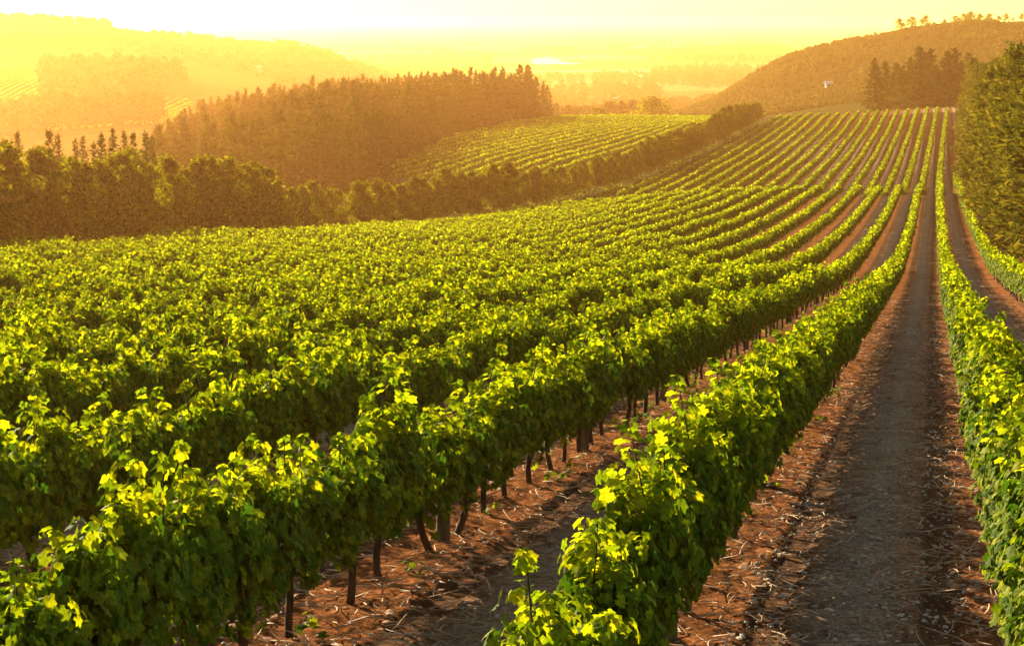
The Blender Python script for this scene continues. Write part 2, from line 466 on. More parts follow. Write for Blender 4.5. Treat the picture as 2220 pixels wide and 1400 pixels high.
def tubes(P, R, n=6):
    """P (k,m,3) polylines, R (k,m) radii -> triangles-free quads"""
    P = np.asarray(P, float); R = np.asarray(R, float)
    k, m, _ = P.shape
    D = norm(np.gradient(P, axis=1))
    ref = np.where(np.abs(D[..., 2:3]) > 0.8, np.array([1.0, 0, 0]), np.array([0, 0, 1.0]))
    U = norm(np.cross(D, ref)); W = np.cross(D, U)
    a = np.arange(n) * 2 * math.pi / n
    ring = P[:, :, None, :] + R[:, :, None, None] * (np.cos(a)[None, None, :, None] * U[:, :, None, :] + np.sin(a)[None, None, :, None] * W[:, :, None, :])
    V = ring.reshape(-1, 3)
    base = (np.arange(k)[:, None, None] * m + np.arange(m - 1)[None, :, None]) * n
    i = np.arange(n)[None, None, :]; j = (np.arange(n) + 1)[None, None, :] % n
    Q = np.stack([base + i, base + j, base + n + j, base + n + i], -1).reshape(-1, 4)
    return V, Q

def bridge(V, Q, first, nring, starts):
    """tie each limb's base ring into the stem so the wood is one piece"""
    T = []
    for s0 in starts:
        c = V[s0:s0 + nring].mean(0)
        j = int(np.argmin(((V[:first] - c) ** 2).sum(1)))
        T.append((s0, s0 + 1, j))
    return [Q, np.array(T)]

# ---------------------------------------------------------------- grapevines
def vine_points(rng, n, wall=0.60):
    """leaf positions, outward normals and tips for about one metre of trellised vine (y along the row)"""
    heads = [(rng.uniform(-.38, -.14), rng.uniform(1.02, 1.14), rng.uniform(.22, .30), rng.uniform(1.2, 1.9)),
             (rng.uniform(.14, .42), rng.uniform(.98, 1.12), rng.uniform(.20, .28), rng.uniform(1.0, 1.7))]
    if rng.random() < .5: heads.append((rng.uniform(-.2, .2), rng.uniform(1.05, 1.18), rng.uniform(.14, .20), rng.uniform(1.0, 1.5)))
    nc = int(n * .16)
    nw = int(n * wall) - nc
    y = rng.uniform(-.58, .58, nw)
    low = .49 + .14 * np.sin(y * 5 + rng.uniform(0, 6)) + rng.uniform(-.06, .06)
    z = low + (1.00 - low) * rng.random(nw) ** .85
    w = np.interp(z, [.3, .5, .7, .9, 1.05], [.15, .25, .31, .28, .18]) * (1 + .2 * np.sin(y * 7 + z * 6 + rng.uniform(0, 6)))
    sd = np.where(rng.random(nw) < .5, -1, 1)
    dep = 1 - .6 * rng.random(nw) ** 2.0
    P = np.stack([sd * w * dep, y, z], -1)
    N = np.stack([sd * 1.0 + rng.normal(0, .35, nw), rng.normal(0, .45, nw), .45 + rng.normal(0, .35, nw)], -1)
    # close-set inner leaves in the plane of the row, added to block light
    P0 = np.stack([rng.uniform(-.16, .16, nc), rng.uniform(-.55, .55, nc), .5 + .58 * rng.random(nc)], -1)
    N0 = np.stack([np.ones(nc), rng.normal(0, .25, nc), rng.normal(0, .25, nc)], -1)
    nh = n - nw - nc
    # upright shoots gathered into two or three heads, leaves set all the way up each
    ns = 20
    sh = np.array(heads)[rng.choice(len(heads), ns)]
    sy = sh[:, 0] + rng.normal(0, .13, ns); sx = np.clip(rng.normal(0, .10, ns), -.16, .16)
    st = sh[:, 1] + sh[:, 2] * sh[:, 3] + rng.normal(0, .06, ns) - .06 - .9 * np.abs(sx) - .7 * np.abs(sy - sh[:, 0])
    lx, ly = sx * .7 + rng.normal(0, .04, ns), rng.normal(0, .08, ns)
    q = rng.integers(0, ns, nh)
    t = rng.random(nh) ** .8
    az = rng.uniform(0, 6.283, nh)
    rad = (.05 + .088 * rng.random(nh)) * np.interp(t, [0, .75, 1], [1.25, 1.0, .45])
    P2 = np.stack([sx[q] + lx[q] * t ** 2 + rad * np.cos(az), sy[q] + ly[q] * t ** 2 + rad * np.sin(az), .78 + (st[q] - .78) * t], -1)
    N2 = np.stack([np.cos(az) * .8 + np.sign(sx[q]) * .3, np.sin(az) * .8, np.interp(t, [0, 1], [.35, .9])], -1) + rng.normal(0, .38, (nh, 3))
    P = np.concatenate([P, P0, P2]); N = np.concatenate([N, N0, N2])
    T = np.stack([np.sign(P[:, 0]) * .5, rng.normal(0, .45, n), -np.ones(n) * .9], -1) + rng.normal(0, .25, (n, 3))
    core = np.zeros(n); core[nw:nw + nc] = 1
    young_lit = (P[:, 2] + rng.normal(0, .08, n) > 1.13) & (core < 1)  # young tips by height, also the band painted as sunlit
    return P, N, T, heads, core, young_lit

def vine_variant(seed):
    rng = np.random.default_rng(seed)
    P, N, T, heads, core, young_lit = vine_points(rng, 1650)
    size = rng.uniform(.048, .100, len(P)) * (1 + core * .5)
    parts = [place_leaves(P, N, T, size, LEAF_FULL)]
    t = np.linspace(0, 1, 7)
    lean = rng.normal(0, .10, 2)
    tr = np.stack([lean[0] * t + .02 * np.sin(t * 6 + seed), lean[1] * t + .03 * np.sin(t * 5 + 2 * seed), -.06 + .70 * t], -1)
    arms = []
    for s_ in (-1, 1):
        u = np.linspace(0, 1, 7)
        arms.append(np.stack([tr[-1, 0] + .015 * np.sin(u * 7), tr[-1, 1] + s_ * .5 * u, tr[-1, 2] + .05 * np.sin(u * 3)], -1))
    # loose shoots standing out of the top, each on a cane from the wire
    canes = []
    for i in range(rng.integers(1, 3)):
        h = heads[rng.integers(0, len(heads))]
        top = h[1] + h[2] * h[3] * .85
        b = np.array([rng.uniform(-.1, .1), h[0] + rng.uniform(-.12, .12), top])
        L = rng.uniform(.06, .17); ln = rng.normal(0, .28, 2)
        q = np.linspace(0, 1, 6)
        pts = b + np.stack([ln[0] * q ** 1.5 * L * 1.3, ln[1] * q ** 1.5 * L * 1.6, L * q - .1 * L * q ** 2], -1)
        arm = arms[0 if b[1] < tr[-1, 1] else 1]
        foot = arm[int(np.argmin(np.abs(arm[:, 1] - b[1])))]
        canes.append(np.concatenate([[foot, foot * .5 + b * .5 + np.array([.02, .02, 0])], pts]))
        k = rng.integers(7, 12)
        tt = np.linspace(.1, 1, k)
        Q = np.stack([np.interp(tt, q, pts[:, c]) for c in range(3)], -1)
        az = np.arange(k) * 2.4 + rng.uniform(0, 6)
        out = np.stack([np.cos(az), np.sin(az), np.full(k, .1)], -1)
        sz = np.interp(tt, [0, .8, 1], [.095, .07, .04]) * rng.uniform(.85, 1.15, k)
        parts.append(place_leaves(Q + out * sz[:, None] * .5, np.stack([out[:, 0] * .6, out[:, 1] * .6, np.ones(k) * .8], -1) + rng.normal(0, .25, (k, 3)), out + np.array([0, 0, -.5]), sz, LEAF_FULL))
    V, Fc = join(parts)
    nl_ = len(LEAF_FULL[1])
    mi = np.ones(len(Fc), np.int32); mi[:len(P) * nl_] = np.repeat(young_lit.astype(np.int32), nl_)
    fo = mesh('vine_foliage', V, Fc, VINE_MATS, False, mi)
    V1, Q1 = tubes(tr[None], np.interp(t, [0, .15, .8, 1], [.042, .030, .028, .034])[None] * rng.uniform(.85, 1.2), 7)
    V2, Q2 = tubes(np.array(arms), np.tile(np.linspace(.024, .014, 7), (2, 1)), 6)
    V3, Q3 = tubes(np.array(canes), np.tile(np.linspace(.006, .002, 8), (len(canes), 1)), 4)
    Vt, Qt = join([(V1, Q1), (V2, Q2), (V3, Q3)])
    n1, n2 = len(V1), len(V1) + len(V2)
    f1 = bridge(Vt, Qt, n1, 6, [n1, n1 + 42])[1]
    f2 = bridge(Vt, Qt, n2, 4, [n2 + 32 * i for i in range(len(canes))])[1]
    return fo, mesh('vine_trunk', Vt, [Qt, f1, f2], M_BARK, True)

VINES = [vine_variant(11 + i) for i in range(9)]

def vine_lod(seed, n, smin, smax, tpl, wall=.6):
    rng = np.random.default_rng(seed)
    P, N, T, _, core, young_lit = vine_points(rng, n, wall)
    V, Fc = place_leaves(P, N, T, rng.uniform(smin, smax, len(P)) * (1 + .35 * core), tpl)
    return V, Fc, np.repeat(young_lit.astype(np.int32), len(tpl[1]))

LOD = [([vine_lod(100 + i, 520, .075, .135, LEAF_SIX) for i in range(10)], 110),
       ([vine_lod(200 + i, 230, .11, .19, LEAF_TWO, .55) for i in range(10)], 230),
       ([vine_lod(300 + i, 100, .18, .29, LEAF_TWO, .5) for i in range(8)], 1e9)]
LOD_FAR = [vine_lod(400 + i, 42, .3, .5, LEAF_TWO, .5) for i in range(8)]

def scatter(variants, X, Y, Z, rot, sc, rng):
    """many copies of the variants as one vertex / face array"""
    parts, mis = [], []
    vi = rng.integers(0, len(variants), len(X))
    for q, (V, Fc, *cl) in enumerate(variants):
        m = np.where(vi == q)[0]
        if not len(m): continue
        c, s = np.cos(rot[m]), np.sin(rot[m])
        sx = sc[m]
        W = np.empty((len(m), len(V), 3), np.float32)
        W[..., 0] = X[m, None] + sx[:, 0:1] * (V[None, :, 0] * c[:, None] - V[None, :, 1] * s[:, None])
        W[..., 1] = Y[m, None] + sx[:, 0:1] * (V[None, :, 0] * s[:, None] + V[None, :, 1] * c[:, None])
        W[..., 2] = Z[m, None] + sx[:, 1:2] * V[None, :, 2]
        Fa = Fc[None] + (np.arange(len(m)) * len(V))[:, None, None]
        parts.append((W.reshape(-1, 3), Fa.reshape(-1, Fc.shape[1])))
        if cl: mis.append(np.tile(cl[0], len(m)))
    if mis: return (*join(parts), np.concatenate(mis))
    return join(parts)

PITCH = 1.05
ROWNAME = {-1: 'row under the right-hand trees', 0: 'row right of the track', 1: 'row just left of the track',
           2: 'second row left of the track'}
def rowname(k):
    if k in ROWNAME: return ROWNAME[k]
    return ordinal(k) + ' row left of the track'

def build_vines():
    rng = np.random.default_rng(5)
    allp = []
    for k in range(-1, 26):
        Y = np.arange(2.0 + rng.uniform(0, 1), 500, PITCH)
        Y = Y + rng.normal(0, .06, len(Y))
        X = row_x(k, Y) + rng.normal(0, .03, len(Y))
        ok = X > XB(Y) + 1.0
        if k == -1: ok &= (Y < 300)
        ok &= Y < 492 + 2 * math.sin(k)
        if k >= 2: ok &= ~((Y > 240 + .1 * k) & (Y < 262))
        X, Y = X[ok], Y[ok]
        allp.append(np.stack([X, Y, np.full(len(X), k)], -1))
    Pn = np.concatenate(allp)
    X, Y, K = Pn[:, 0], Pn[:, 1], Pn[:, 2].astype(int)
    Z = H(X, Y)
    px, py, dh = proj(X, Y, Z + 0.8)
    pxt, pyt, _ = proj(X, Y, Z + 1.6)
    near_m = 700 / np.maximum(dh, 3) * 4
    inview = (dh > 5) & (px > -1000 - near_m) & (px < 2500 + near_m) & (pyt < 1400 + near_m)
    X, Y, Z, K, px, py, pyt, dh = (a[inview] for a in (X, Y, Z, K, px, py, pyt, dh))
    shown = (px > -60 / np.maximum(dh, 1) * 20) & (px < 2220 + 60 / np.maximum(dh, 1) * 20) & (pyt < 1750) & (dh > 4)
    order = np.argsort(np.where(shown, dh, 1e9))
    ind = order[:300]
    rest = np.setdiff1d(np.arange(len(X)), ind)
    # single vines, row by row
    for k in sorted(set(K[ind])):
        row = ind[K[ind] == k]
        row = row[np.argsort(dh[row])]
        for n_, i in enumerate(row):
            v = int(rng.integers(0, len(VINES)))
            sc = rng.uniform(.93, 1.07)
            t = thing('grapevine', (X[i], Y[i], Z[i]), (0 if rng.random() < .5 else math.pi) + rng.normal(0, .05),
                      'leafy grapevine, %s from the near end of the %s' % (ordinal(n_ + 1), rowname(k)),
                      'grapevine', 'grapevines trained in rows', (sc, 1.0, sc * rng.uniform(.90, 1.14)))
            obj('foliage', VINES[v][0], t)
            obj('trunk', VINES[v][1], t)
    # all the others, as one mass
    parts = []
    lo = 0
    for variants, hi in LOD:
        m = rest[(dh[rest] >= lo) & (dh[rest] < hi)]
        lo = hi
        if len(m):
            parts.append(scatter(variants, X[m], Y[m], Z[m], np.where(rng.random(len(m)) < .5, 0, math.pi) + rng.normal(0, .06, len(m)),
                                 np.stack([rng.uniform(.92, 1.08, len(m)) * np.interp(dh[m], [150, 280], [1, 1.5]), rng.uniform(.9, 1.12, len(m))], -1), rng))
    mi = np.concatenate([p[2] for p in parts])
    V, Fc = join([p[:2] for p in parts])
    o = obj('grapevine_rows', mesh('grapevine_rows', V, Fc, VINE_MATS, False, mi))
    tag(o, 'long rows of sunlit grapevines running down the slope and up to the crest', 'vineyard', kind='stuff')
    # bare stems of the vines close enough to see them
    m = rest[(dh[rest] < 110) & (K[rest] < 9)]
    t = np.linspace(0, 1, 4)
    b = np.stack([X[m], Y[m], Z[m]], -1)
    dv = rng.normal(0, .05, (len(m), 2))
    Pt = np.stack([b[:, None, 0] + dv[:, 0:1] * t, b[:, None, 1] + dv[:, 1:2] * t, b[:, None, 2] - .05 + .7 * t[None]], -1)
    V, Q = tubes(Pt, np.tile([.04, .03, .028, .03], (len(m), 1)), 5)
    tag(obj('vine_stems', mesh('vine_stems', V, Q, M_BARK, True)), 'dark bare stems under the further vine rows', 'vine stems', kind='stuff')
build_vines()

# the second vineyard, beyond the belt of trees
def build_far_field():
    rng = np.random.default_rng(6)
    XX, YY = [], []
    for k in range(14, 50):
        Y = np.arange(290, 660, 0.9)
        XX.append(X0 - 3.5 * k + rng.normal(0, .05, len(Y))); YY.append(Y)
    X = np.concatenate(XX); Y = np.concatenate(YY)
    ta, dh = fan(X, Y)
    ok = (ta > forest_edge(dh) + .002) & (X < XB(Y) - 11) & (dh > 305) & (dh < 618) & (ta > -.15)
    X, Y = X[ok], Y[ok]
    Z = H(X, Y)
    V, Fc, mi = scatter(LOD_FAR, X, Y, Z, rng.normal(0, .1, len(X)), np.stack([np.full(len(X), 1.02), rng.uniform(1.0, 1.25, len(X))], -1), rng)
    tag(obj('far_vineyard', mesh('far_vineyard', V, Fc, VINE_MATS, False, mi)), 'hazy striped vineyard on the rise beyond the belt of trees', 'vineyard', kind='stuff')
build_far_field()

# ---------------------------------------------------------------- posts, weeds, stones, prunings
def build_posts():
    rng = np.random.default_rng(8)
    def post_mesh(s):
        r = np.random.default_rng(s)
        t = np.array([0, .3, .7, .97, 1.0])
        P = np.stack([.01 * np.sin(t * 4 + s), .01 * np.cos(t * 3 + s), -.1 + 1.22 * t], -1)
        V, Q = tubes(P[None], np.array([[.066, .062, .058, .056, .03]]), 10)
        cap = np.arange(4 * 10, 5 * 10)[None]
        return mesh('trellis_post', V, [Q, cap], M_POST, False)
    ms = [post_mesh(i) for i in range(3)]
    for k in (1, 2):
        d0 = 16.1 if k == 2 else 12.5
        n_ = 0
        for j in range(7):
            d = d0 + 6.8 * j
            Yp = d * 1.0
            for _ in range(4):
                Xp = row_x(k, Yp); Yp = (d + Xp * sa) / ca
            n_ += 1
            o = obj('trellis_post', ms[(j + k) % 3])
            o.location = (Xp, Yp, float(H(Xp, Yp)))
            o.rotation_euler = (rng.normal(0, .03), rng.normal(0, .03), rng.uniform(0, 6))
            tag(o, 'weathered trellis post, %s from the near end of the %s' % (ordinal(n_), rowname(k)), 'post', 'trellis posts between the vines')
build_posts()

def in_frame_pts(rng, n, d0, d1, x0, x1, p=1.0):
    u = rng.random(n)
    d = d0 * (d1 / d0) ** u
    X = rng.uniform(x0, x1, n)
    Y = (d + X * sa) / ca
    return X, Y, d

def build_litter():
    rng = np.random.default_rng(9)
    # stones
    phi = (1 + 5 ** .5) / 2
    iv = norm(np.array([(-1, phi, 0), (1, phi, 0), (-1, -phi, 0), (1, -phi, 0), (0, -1, phi), (0, 1, phi), (0, -1, -phi), (0, 1, -phi), (phi, 0, -1), (phi, 0, 1), (-phi, 0, -1), (-phi, 0, 1)]))
    it = np.array([(0, 11, 5), (0, 5, 1), (0, 1, 7), (0, 7, 10), (0, 10, 11), (1, 5, 9), (5, 11, 4), (11, 10, 2), (10, 7, 6), (7, 1, 8), (3, 9, 4), (3, 4, 2), (3, 2, 6), (3, 6, 8), (3, 8, 9), (4, 9, 5), (2, 4, 11), (6, 2, 10), (8, 6, 7), (9, 8, 1)])
    vs_ = [(iv * rng.uniform(.7, 1.25, (12, 1)) * np.array([1, .7, .45]), it) for _ in range(6)]
    X1, Y1, d1 = in_frame_pts(rng, 9000, 8, 80, -1.35, .65)
    X2, Y2, d2 = in_frame_pts(rng, 5000, 9, 60, -8, 3.0)
    X, Y = np.concatenate([X1, X2]), np.concatenate([Y1, Y2])
    s = .007 + .026 * rng.random(len(X)) ** 4
    V, Fc = scatter(vs_, X, Y, H(X, Y) + .01, rng.uniform(0, 6.3, len(X)), np.stack([s, s], -1), rng)
    tag(obj('loose_stones', mesh('loose_stones', V, Fc, M_STONE)), 'small grey stones strewn along the bare track', 'stones', kind='stuff')
    # dry prunings
    n = 30000
    X, Y, d = in_frame_pts(rng, n, 8.5, 75, -9.5, 4.5)
    lane = np.abs((X - (X0 - S / 2) + S / 2 + 500) % S - S / 2)
    keep = rng.random(n) < np.where((X > -1.7) & (X < .8), np.interp(lane, [0, .5, 1.2], [.45, .55, 1]), .9)
    X, Y = X[keep], Y[keep]; n = len(X)
    a = rng.uniform(0, 6.3, n); L = rng.uniform(.10, .36, n) * rng.uniform(.6, 1.3, n); cv = rng.normal(0, .35, n)
    t = np.linspace(-.5, .5, 5)
    px = X[:, None] + L[:, None] * (np.cos(a)[:, None] * t - np.sin(a)[:, None] * cv[:, None] * (t ** 2 - .1))
    py = Y[:, None] + L[:, None] * (np.sin(a)[:, None] * t + np.cos(a)[:, None] * cv[:, None] * (t ** 2 - .1))
    pz = H(px, py) + .022 + rng.uniform(0, .02, n)[:, None] + .06 * rng.normal(0, 1, n)[:, None] * t * L[:, None] * 3
    V, Q = tubes(np.stack([px, py, pz], -1), np.tile([.55, 1, 1, .9, .4], (n, 1)) * rng.uniform(.0028, .0066, n)[:, None], 3)
    tag(obj('dry_prunings', mesh('dry_prunings', V, Q, M_TWIG)), 'dry curled vine prunings littering the soil', 'prunings', kind='stuff')
    # fallen leaves
    X, Y, d = in_frame_pts(rng, 2500, 8.5, 60, -9, 4)
    n = len(X)
    P = np.stack([X, Y, H(X, Y) + .03], -1)
    V, Fc = place_leaves(P, np.array([0, 0, 1]) + rng.normal(0, .35, (n, 3)), rng.normal(0, 1, (n, 3)), rng.uniform(.03, .09, n), LEAF_SIX)
    tag(obj('fallen_leaves', mesh('fallen_leaves', V, Fc, M_DRYLEAF)), 'brown fallen vine leaves on the soil', 'dry leaves', kind='stuff')
    # green sprigs at the feet of the vines
    PP, NN, TT = [], [], []
    for q in range(55):
        k = int(rng.choice([1, 1, 2, 2, 2, 3]))
        yy = rng.uniform(10, 55); xx = row_x(k, yy) + rng.normal(.12, .16)
        zz = float(H(xx, yy)); m = rng.integers(5, 16)
        hh = rng.uniform(.06, .2)
        PP.append(np.stack([xx + rng.normal(0, .07, m), yy + rng.normal(0, .07, m), zz + rng.uniform(.03, hh, m)], -1))
        NN.append(rng.normal(0, .5, (m, 3)) + np.array([0, 0, .8])); TT.append(rng.normal(0, 1, (m, 3)))
    P = np.concatenate(PP)
    V, Fc = place_leaves(P, np.concatenate(NN), np.concatenate(TT), rng.uniform(.04, .09, len(P)), LEAF_FULL)
    tag(obj('sucker_sprigs', mesh('sucker_sprigs', V, Fc, M_VINE)), 'little green shoots sprouting at the feet of the vines', 'weeds', kind='stuff')
build_litter()

# ---------------------------------------------------------------- trees
def bushy(seed, h, w, nclump=34, per=110, leaf=(.16, .34), base=.16):
    """broad-leaved tree: trunk with limbs, crown of leaf clumps"""
    rng = np.random.default_rng(seed)
    C = []
    for i in range(nclump):
        u = (i + rng.random()) / nclump
        zz = base * h + (1 - base) * h * u ** .9
        prof_ = np.interp(zz / h, [base, .3, .5, .75, .92, 1.0], [.6, 1.0, .98, .72, .40, .06]) * w / 2
        a = rng.uniform(0, 6.283); r = prof_ * rng.random() ** .5
        C.append((r * math.cos(a), r * math.sin(a), zz * .97, rng.uniform(.16, .27) * w * np.interp(u, [0, .6, 1], [1.1, .9, .5])))
    C = np.array(C)
    ci = np.repeat(np.arange(nclump), per)
    d = norm(rng.normal(0, 1, (len(ci), 3)))
    r = C[ci, 3] * 1.4 * rng.random(len(ci)) ** .6
    P = C[ci, :3] + d * r[:, None] * np.array([1, 1, .85])
    N = d + rng.normal(0, .5, d.shape) + np.array([0, 0, .3])
    crown = place_leaves(P, N, rng.normal(0, 1, d.shape) + np.array([0, 0, -.5]), rng.uniform(*leaf, len(P)), LEAF_TWO)
    t = np.linspace(0, 1, 6)
    tr = np.stack([.12 * np.sin(t * 3 + seed), .12 * np.cos(t * 2.5 + seed) - .12, -.3 + (h * .8 + .3) * t], -1)
    parts = [tubes(tr[None], (np.linspace(.024, .006, 6) * h)[None], 7)]
    sel = rng.choice(nclump, min(12, nclump), replace=False)
    limbs = []
    for i in sel:
        s = C[i, 2] * rng.uniform(.45, .75) / (h * .8)
        b = np.array([np.interp(s, t, tr[:, q]) for q in range(3)])
        u = np.linspace(0, 1, 5)[:, None]
        limbs.append(b + (C[i, :3] - b) * u + np.array([0, 0, .08 * h]) * np.sin(u * math.pi) * .5)
    parts.append(tubes(np.array(limbs), np.tile(np.linspace(.009, .003, 5) * h, (len(limbs), 1)), 5))
    V, Q = join(parts)
    return crown, (V, bridge(V, Q, 42, 5, [42 + 25 * i for i in range(len(limbs))]))

def conifer(seed, h, w, whorls=22, nbr=6, per=9, spray=(.45, .9), bare=.08, power=.8, tipup=.25, tufts=False):
    """pine: straight trunk, whorls of branches carrying needle sprays, open spiky outline"""
    rng = np.random.default_rng(seed)
    P, N, T, br = [], [], [], []
    for i in range(whorls):
        u = bare + (1 - bare) * (i + rng.uniform(-.3, .3)) / whorls
        u = min(max(u, bare), .985)
        L = (w / 2) * (1 - u) ** power * min(1.0, .55 + 3.0 * (u - bare)) + .02 * w
        for j in range(nbr):
            a = rng.uniform(0, 6.283); Lj = L * rng.uniform(.6, 1.2)
            dz = rng.normal(-.05, .12) + (u - .4) * .5
            m = max(3, int(per * (.4 + .8 * Lj / (w / 2))))
            s = rng.uniform(.12, 1.0, m) ** .8
            if tufts:
                Lj = L * rng.uniform(.5, 1.25)
                s = rng.choice([.45, .72, .92, 1.0], m) + rng.normal(0, .04, m)
            bx = np.stack([np.cos(a) * Lj * s, np.sin(a) * Lj * s, u * h + Lj * (dz * s + tipup * s ** 2)], -1)
            P.append(bx + rng.normal(0, .045 * w * .5, (m, 3)))
            T.append(np.stack([np.full(m, math.cos(a)), np.full(m, math.sin(a)), np.full(m, dz + .45)], -1) + rng.normal(0, .35, (m, 3)))
            N.append(np.array([0, 0, 1.0]) + rng.normal(0, .6, (m, 3)))
            if j < 3:
                q = np.linspace(0, 1, 4)
                br.append(np.stack([np.cos(a) * Lj * q, np.sin(a) * Lj * q, u * h + Lj * (dz * q + tipup * q ** 2)], -1))
    m = 10   # the leader
    P.append(np.stack([rng.normal(0, .02 * w, m), rng.normal(0, .02 * w, m), h * (.95 + .06 * rng.random(m))], -1))
    T.append(np.array([0, 0, 1.0]) + rng.normal(0, .3, (m, 3))); N.append(rng.normal(0, 1, (m, 3)))
    P, N, T = np.concatenate(P), np.concatenate(N), np.concatenate(T)
    crown = place_leaves(P, N, T, rng.uniform(*spray, len(P)), SPRAY)
    t = np.linspace(0, 1, 5)
    tr = np.stack([0 * t, 0 * t, -.4 + (h * .97 + .4) * t], -1)
    trunk = [tubes(tr[None], (np.linspace(.016, .002, 5) * h)[None], 7), tubes(np.array(br), np.tile(np.linspace(.0035, .0012, 4) * h, (len(br), 1)), 4)]
    V, Q = join(trunk)
    return crown, (V, bridge(V, Q, 35, 4, [35 + 16 * i for i in range(len(br))]))

def tree_meshes(name, gens, mat):
    return [(mesh(name + '_crown', *c, mat), mesh(name + '_trunk', *t, M_TRUNK, True)) for c, t in gens]

def put_tree(name, ms, x, y, rz, label, cat, group, sc=1.0, dz=0.0):
    t = thing(name, (x, y, float(H(x, y)) + dz), rz, label, cat, group, sc)
    obj('crown', ms[0], t); obj('trunk', ms[1], t)
    return t

# the belt of trees along the left edge of the field
def build_belt():
    rng = np.random.default_rng(21)
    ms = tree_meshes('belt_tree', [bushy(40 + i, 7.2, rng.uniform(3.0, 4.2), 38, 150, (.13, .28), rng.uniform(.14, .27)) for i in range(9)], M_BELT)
    lst = []
    Y = 44.0
    while Y < 478:
        X = float(XB(Y)) - 3.6 + rng.normal(0, .5)
        lst.append((X, Y))
        Y += rng.uniform(1.9, 3.3)
    n_ = 0
    rows = [(X, Y, proj(X, Y, float(H(X, Y)))) for X, Y in lst]
    rows.sort(key=lambda r: r[2][0])
    for X, Y, (px, py, d) in rows:
        if px < -900: continue
        if px > -20: n_ += 1
        hh = np.interp(px, [0, 200, 420, 480, 560, 660, 800, 1000, 1130, 1200, 1300, 1400, 1500, 1580, 1650], [7.3, 7.2, 6.8, 7.6, 7.4, 5.3, 5.4, 6.6, 6.2, 4.6, 5.0, 5.7, 5.5, 6.4, 4.7])
        sc = hh / 7.2 * rng.uniform(.82, 1.12)
        lab = ('dark bushy tree in the belt along the far field edge, %s from the left' % ordinal(n_)) if px > -20 else 'dark bushy tree of the belt at the left frame edge'
        put_tree('belt_tree', ms[int(rng.integers(0, 9))], X, Y, rng.uniform(0, 6.3), lab, 'tree', 'trees in the belt beside the vineyard', (sc * rng.uniform(.9, 1.15), sc * rng.uniform(.9, 1.15), sc))
    # undergrowth at their feet
    N = 5200
    Y = rng.uniform(50, 480, N)
    X = XB(Y) - 1.2 + rng.normal(0, 1.1, N) - 1.2
    P = np.stack([X, Y, H(X, Y) + rng.random(N) ** 1.6 * 1.1], -1)
    V, Fc = place_leaves(P, rng.normal(0, 1, (N, 3)), rng.normal(0, 1, (N, 3)) + np.array([0, 0, 1]), rng.uniform(.15, .38, N), LEAF_TWO)
    tag(obj('undergrowth', mesh('undergrowth', V, Fc, M_GRASS)), 'scrubby undergrowth along the foot of the belt of trees', 'undergrowth', kind='stuff')
    # slender pines standing behind the belt
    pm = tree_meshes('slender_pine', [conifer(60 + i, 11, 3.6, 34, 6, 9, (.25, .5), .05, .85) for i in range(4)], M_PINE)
    tops = [(12, 285), (40, 268), (95, 300), (108, 262), (128, 272), (165, 285), (182, 280), (205, 292), (222, 270), (248, 262), (272, 268), (292, 270), (318, 268), (333, 280)]
    for q, (px, py) in enumerate(tops):
        d = 160 + 45 * rng.random(); py += 4
        x, y = unfan((px - 1110) / F, d)
        zt = -(py - YH) / F * d
        sc = (zt - float(H(x, y))) / 11.4
        put_tree('slender_pine', pm[q % 4], x, y, rng.uniform(0, 6), 'slender spiky pine poking up behind the belt, %s from the left' % ordinal(q + 1), 'pine tree', 'slender pines behind the belt', sc)
build_belt()

# the pine plantation in the middle distance
def build_plantation():
    rng = np.random.default_rng(31)
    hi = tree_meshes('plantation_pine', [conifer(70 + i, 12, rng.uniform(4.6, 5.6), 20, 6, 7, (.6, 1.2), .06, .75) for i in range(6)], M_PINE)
    lo = [conifer(80 + i, 12, 5.4, 13, 5, 4, (1.0, 1.9), .2, .75)[0] for i in range(5)]
    pts = []
    for d in np.arange(284, 612, 4.4):
        t0 = (np.interp(d, [284, 600], [335, 438]) - 1110) / F
        t1 = float(forest_edge(d)) - .004
        n = max(2, int((t1 - t0) * d / 3.6))
        for t in np.linspace(t0, t1, n):
            pts.append((t + rng.normal(0, .8) / d, d + rng.normal(0, 1.0)))
    pts = np.array(pts)
    X, Y = unfan(pts[:, 0], pts[:, 1])
    edge = (forest_edge(pts[:, 1]) - pts[:, 0]) * pts[:, 1]
    front = pts[:, 1] - 284
    back = 612 - pts[:, 1]
    score = np.minimum(np.minimum(front, edge * .9), back + 2)
    o = np.argsort(score)
    ind, rest = o[:270], o[270:]
    ind = ind[np.argsort(pts[ind, 0])]
    hts = .80 + .46 * rng.random(len(X)) ** 1.5 + .5 * noise(X, Y, 40.0, 5)
    for q, i in enumerate(ind):
        side = 'front' if front[i] < 12 else ('field' if edge[i] < 14 else 'back')
        put_tree('plantation_pine', hi[int(rng.integers(0, 6))], X[i], Y[i], rng.uniform(0, 6),
                 'hazy golden pine on the %s edge of the plantation, %s from its left end' % (side, ordinal(q + 1)),
                 'pine tree', 'pines on the edge of the plantation', hts[i])
    V, Fc = scatter(lo, X[rest], Y[rest], H(X[rest], Y[rest]), rng.uniform(0, 6, len(rest)), np.stack([np.ones(len(rest)), hts[rest]], -1), rng)
    tag(obj('pine_plantation', mesh('pine_plantation', V, Fc, M_PINE)), 'dense hazy mass of pines inside the plantation', 'forest', kind='stuff')
build_plantation()

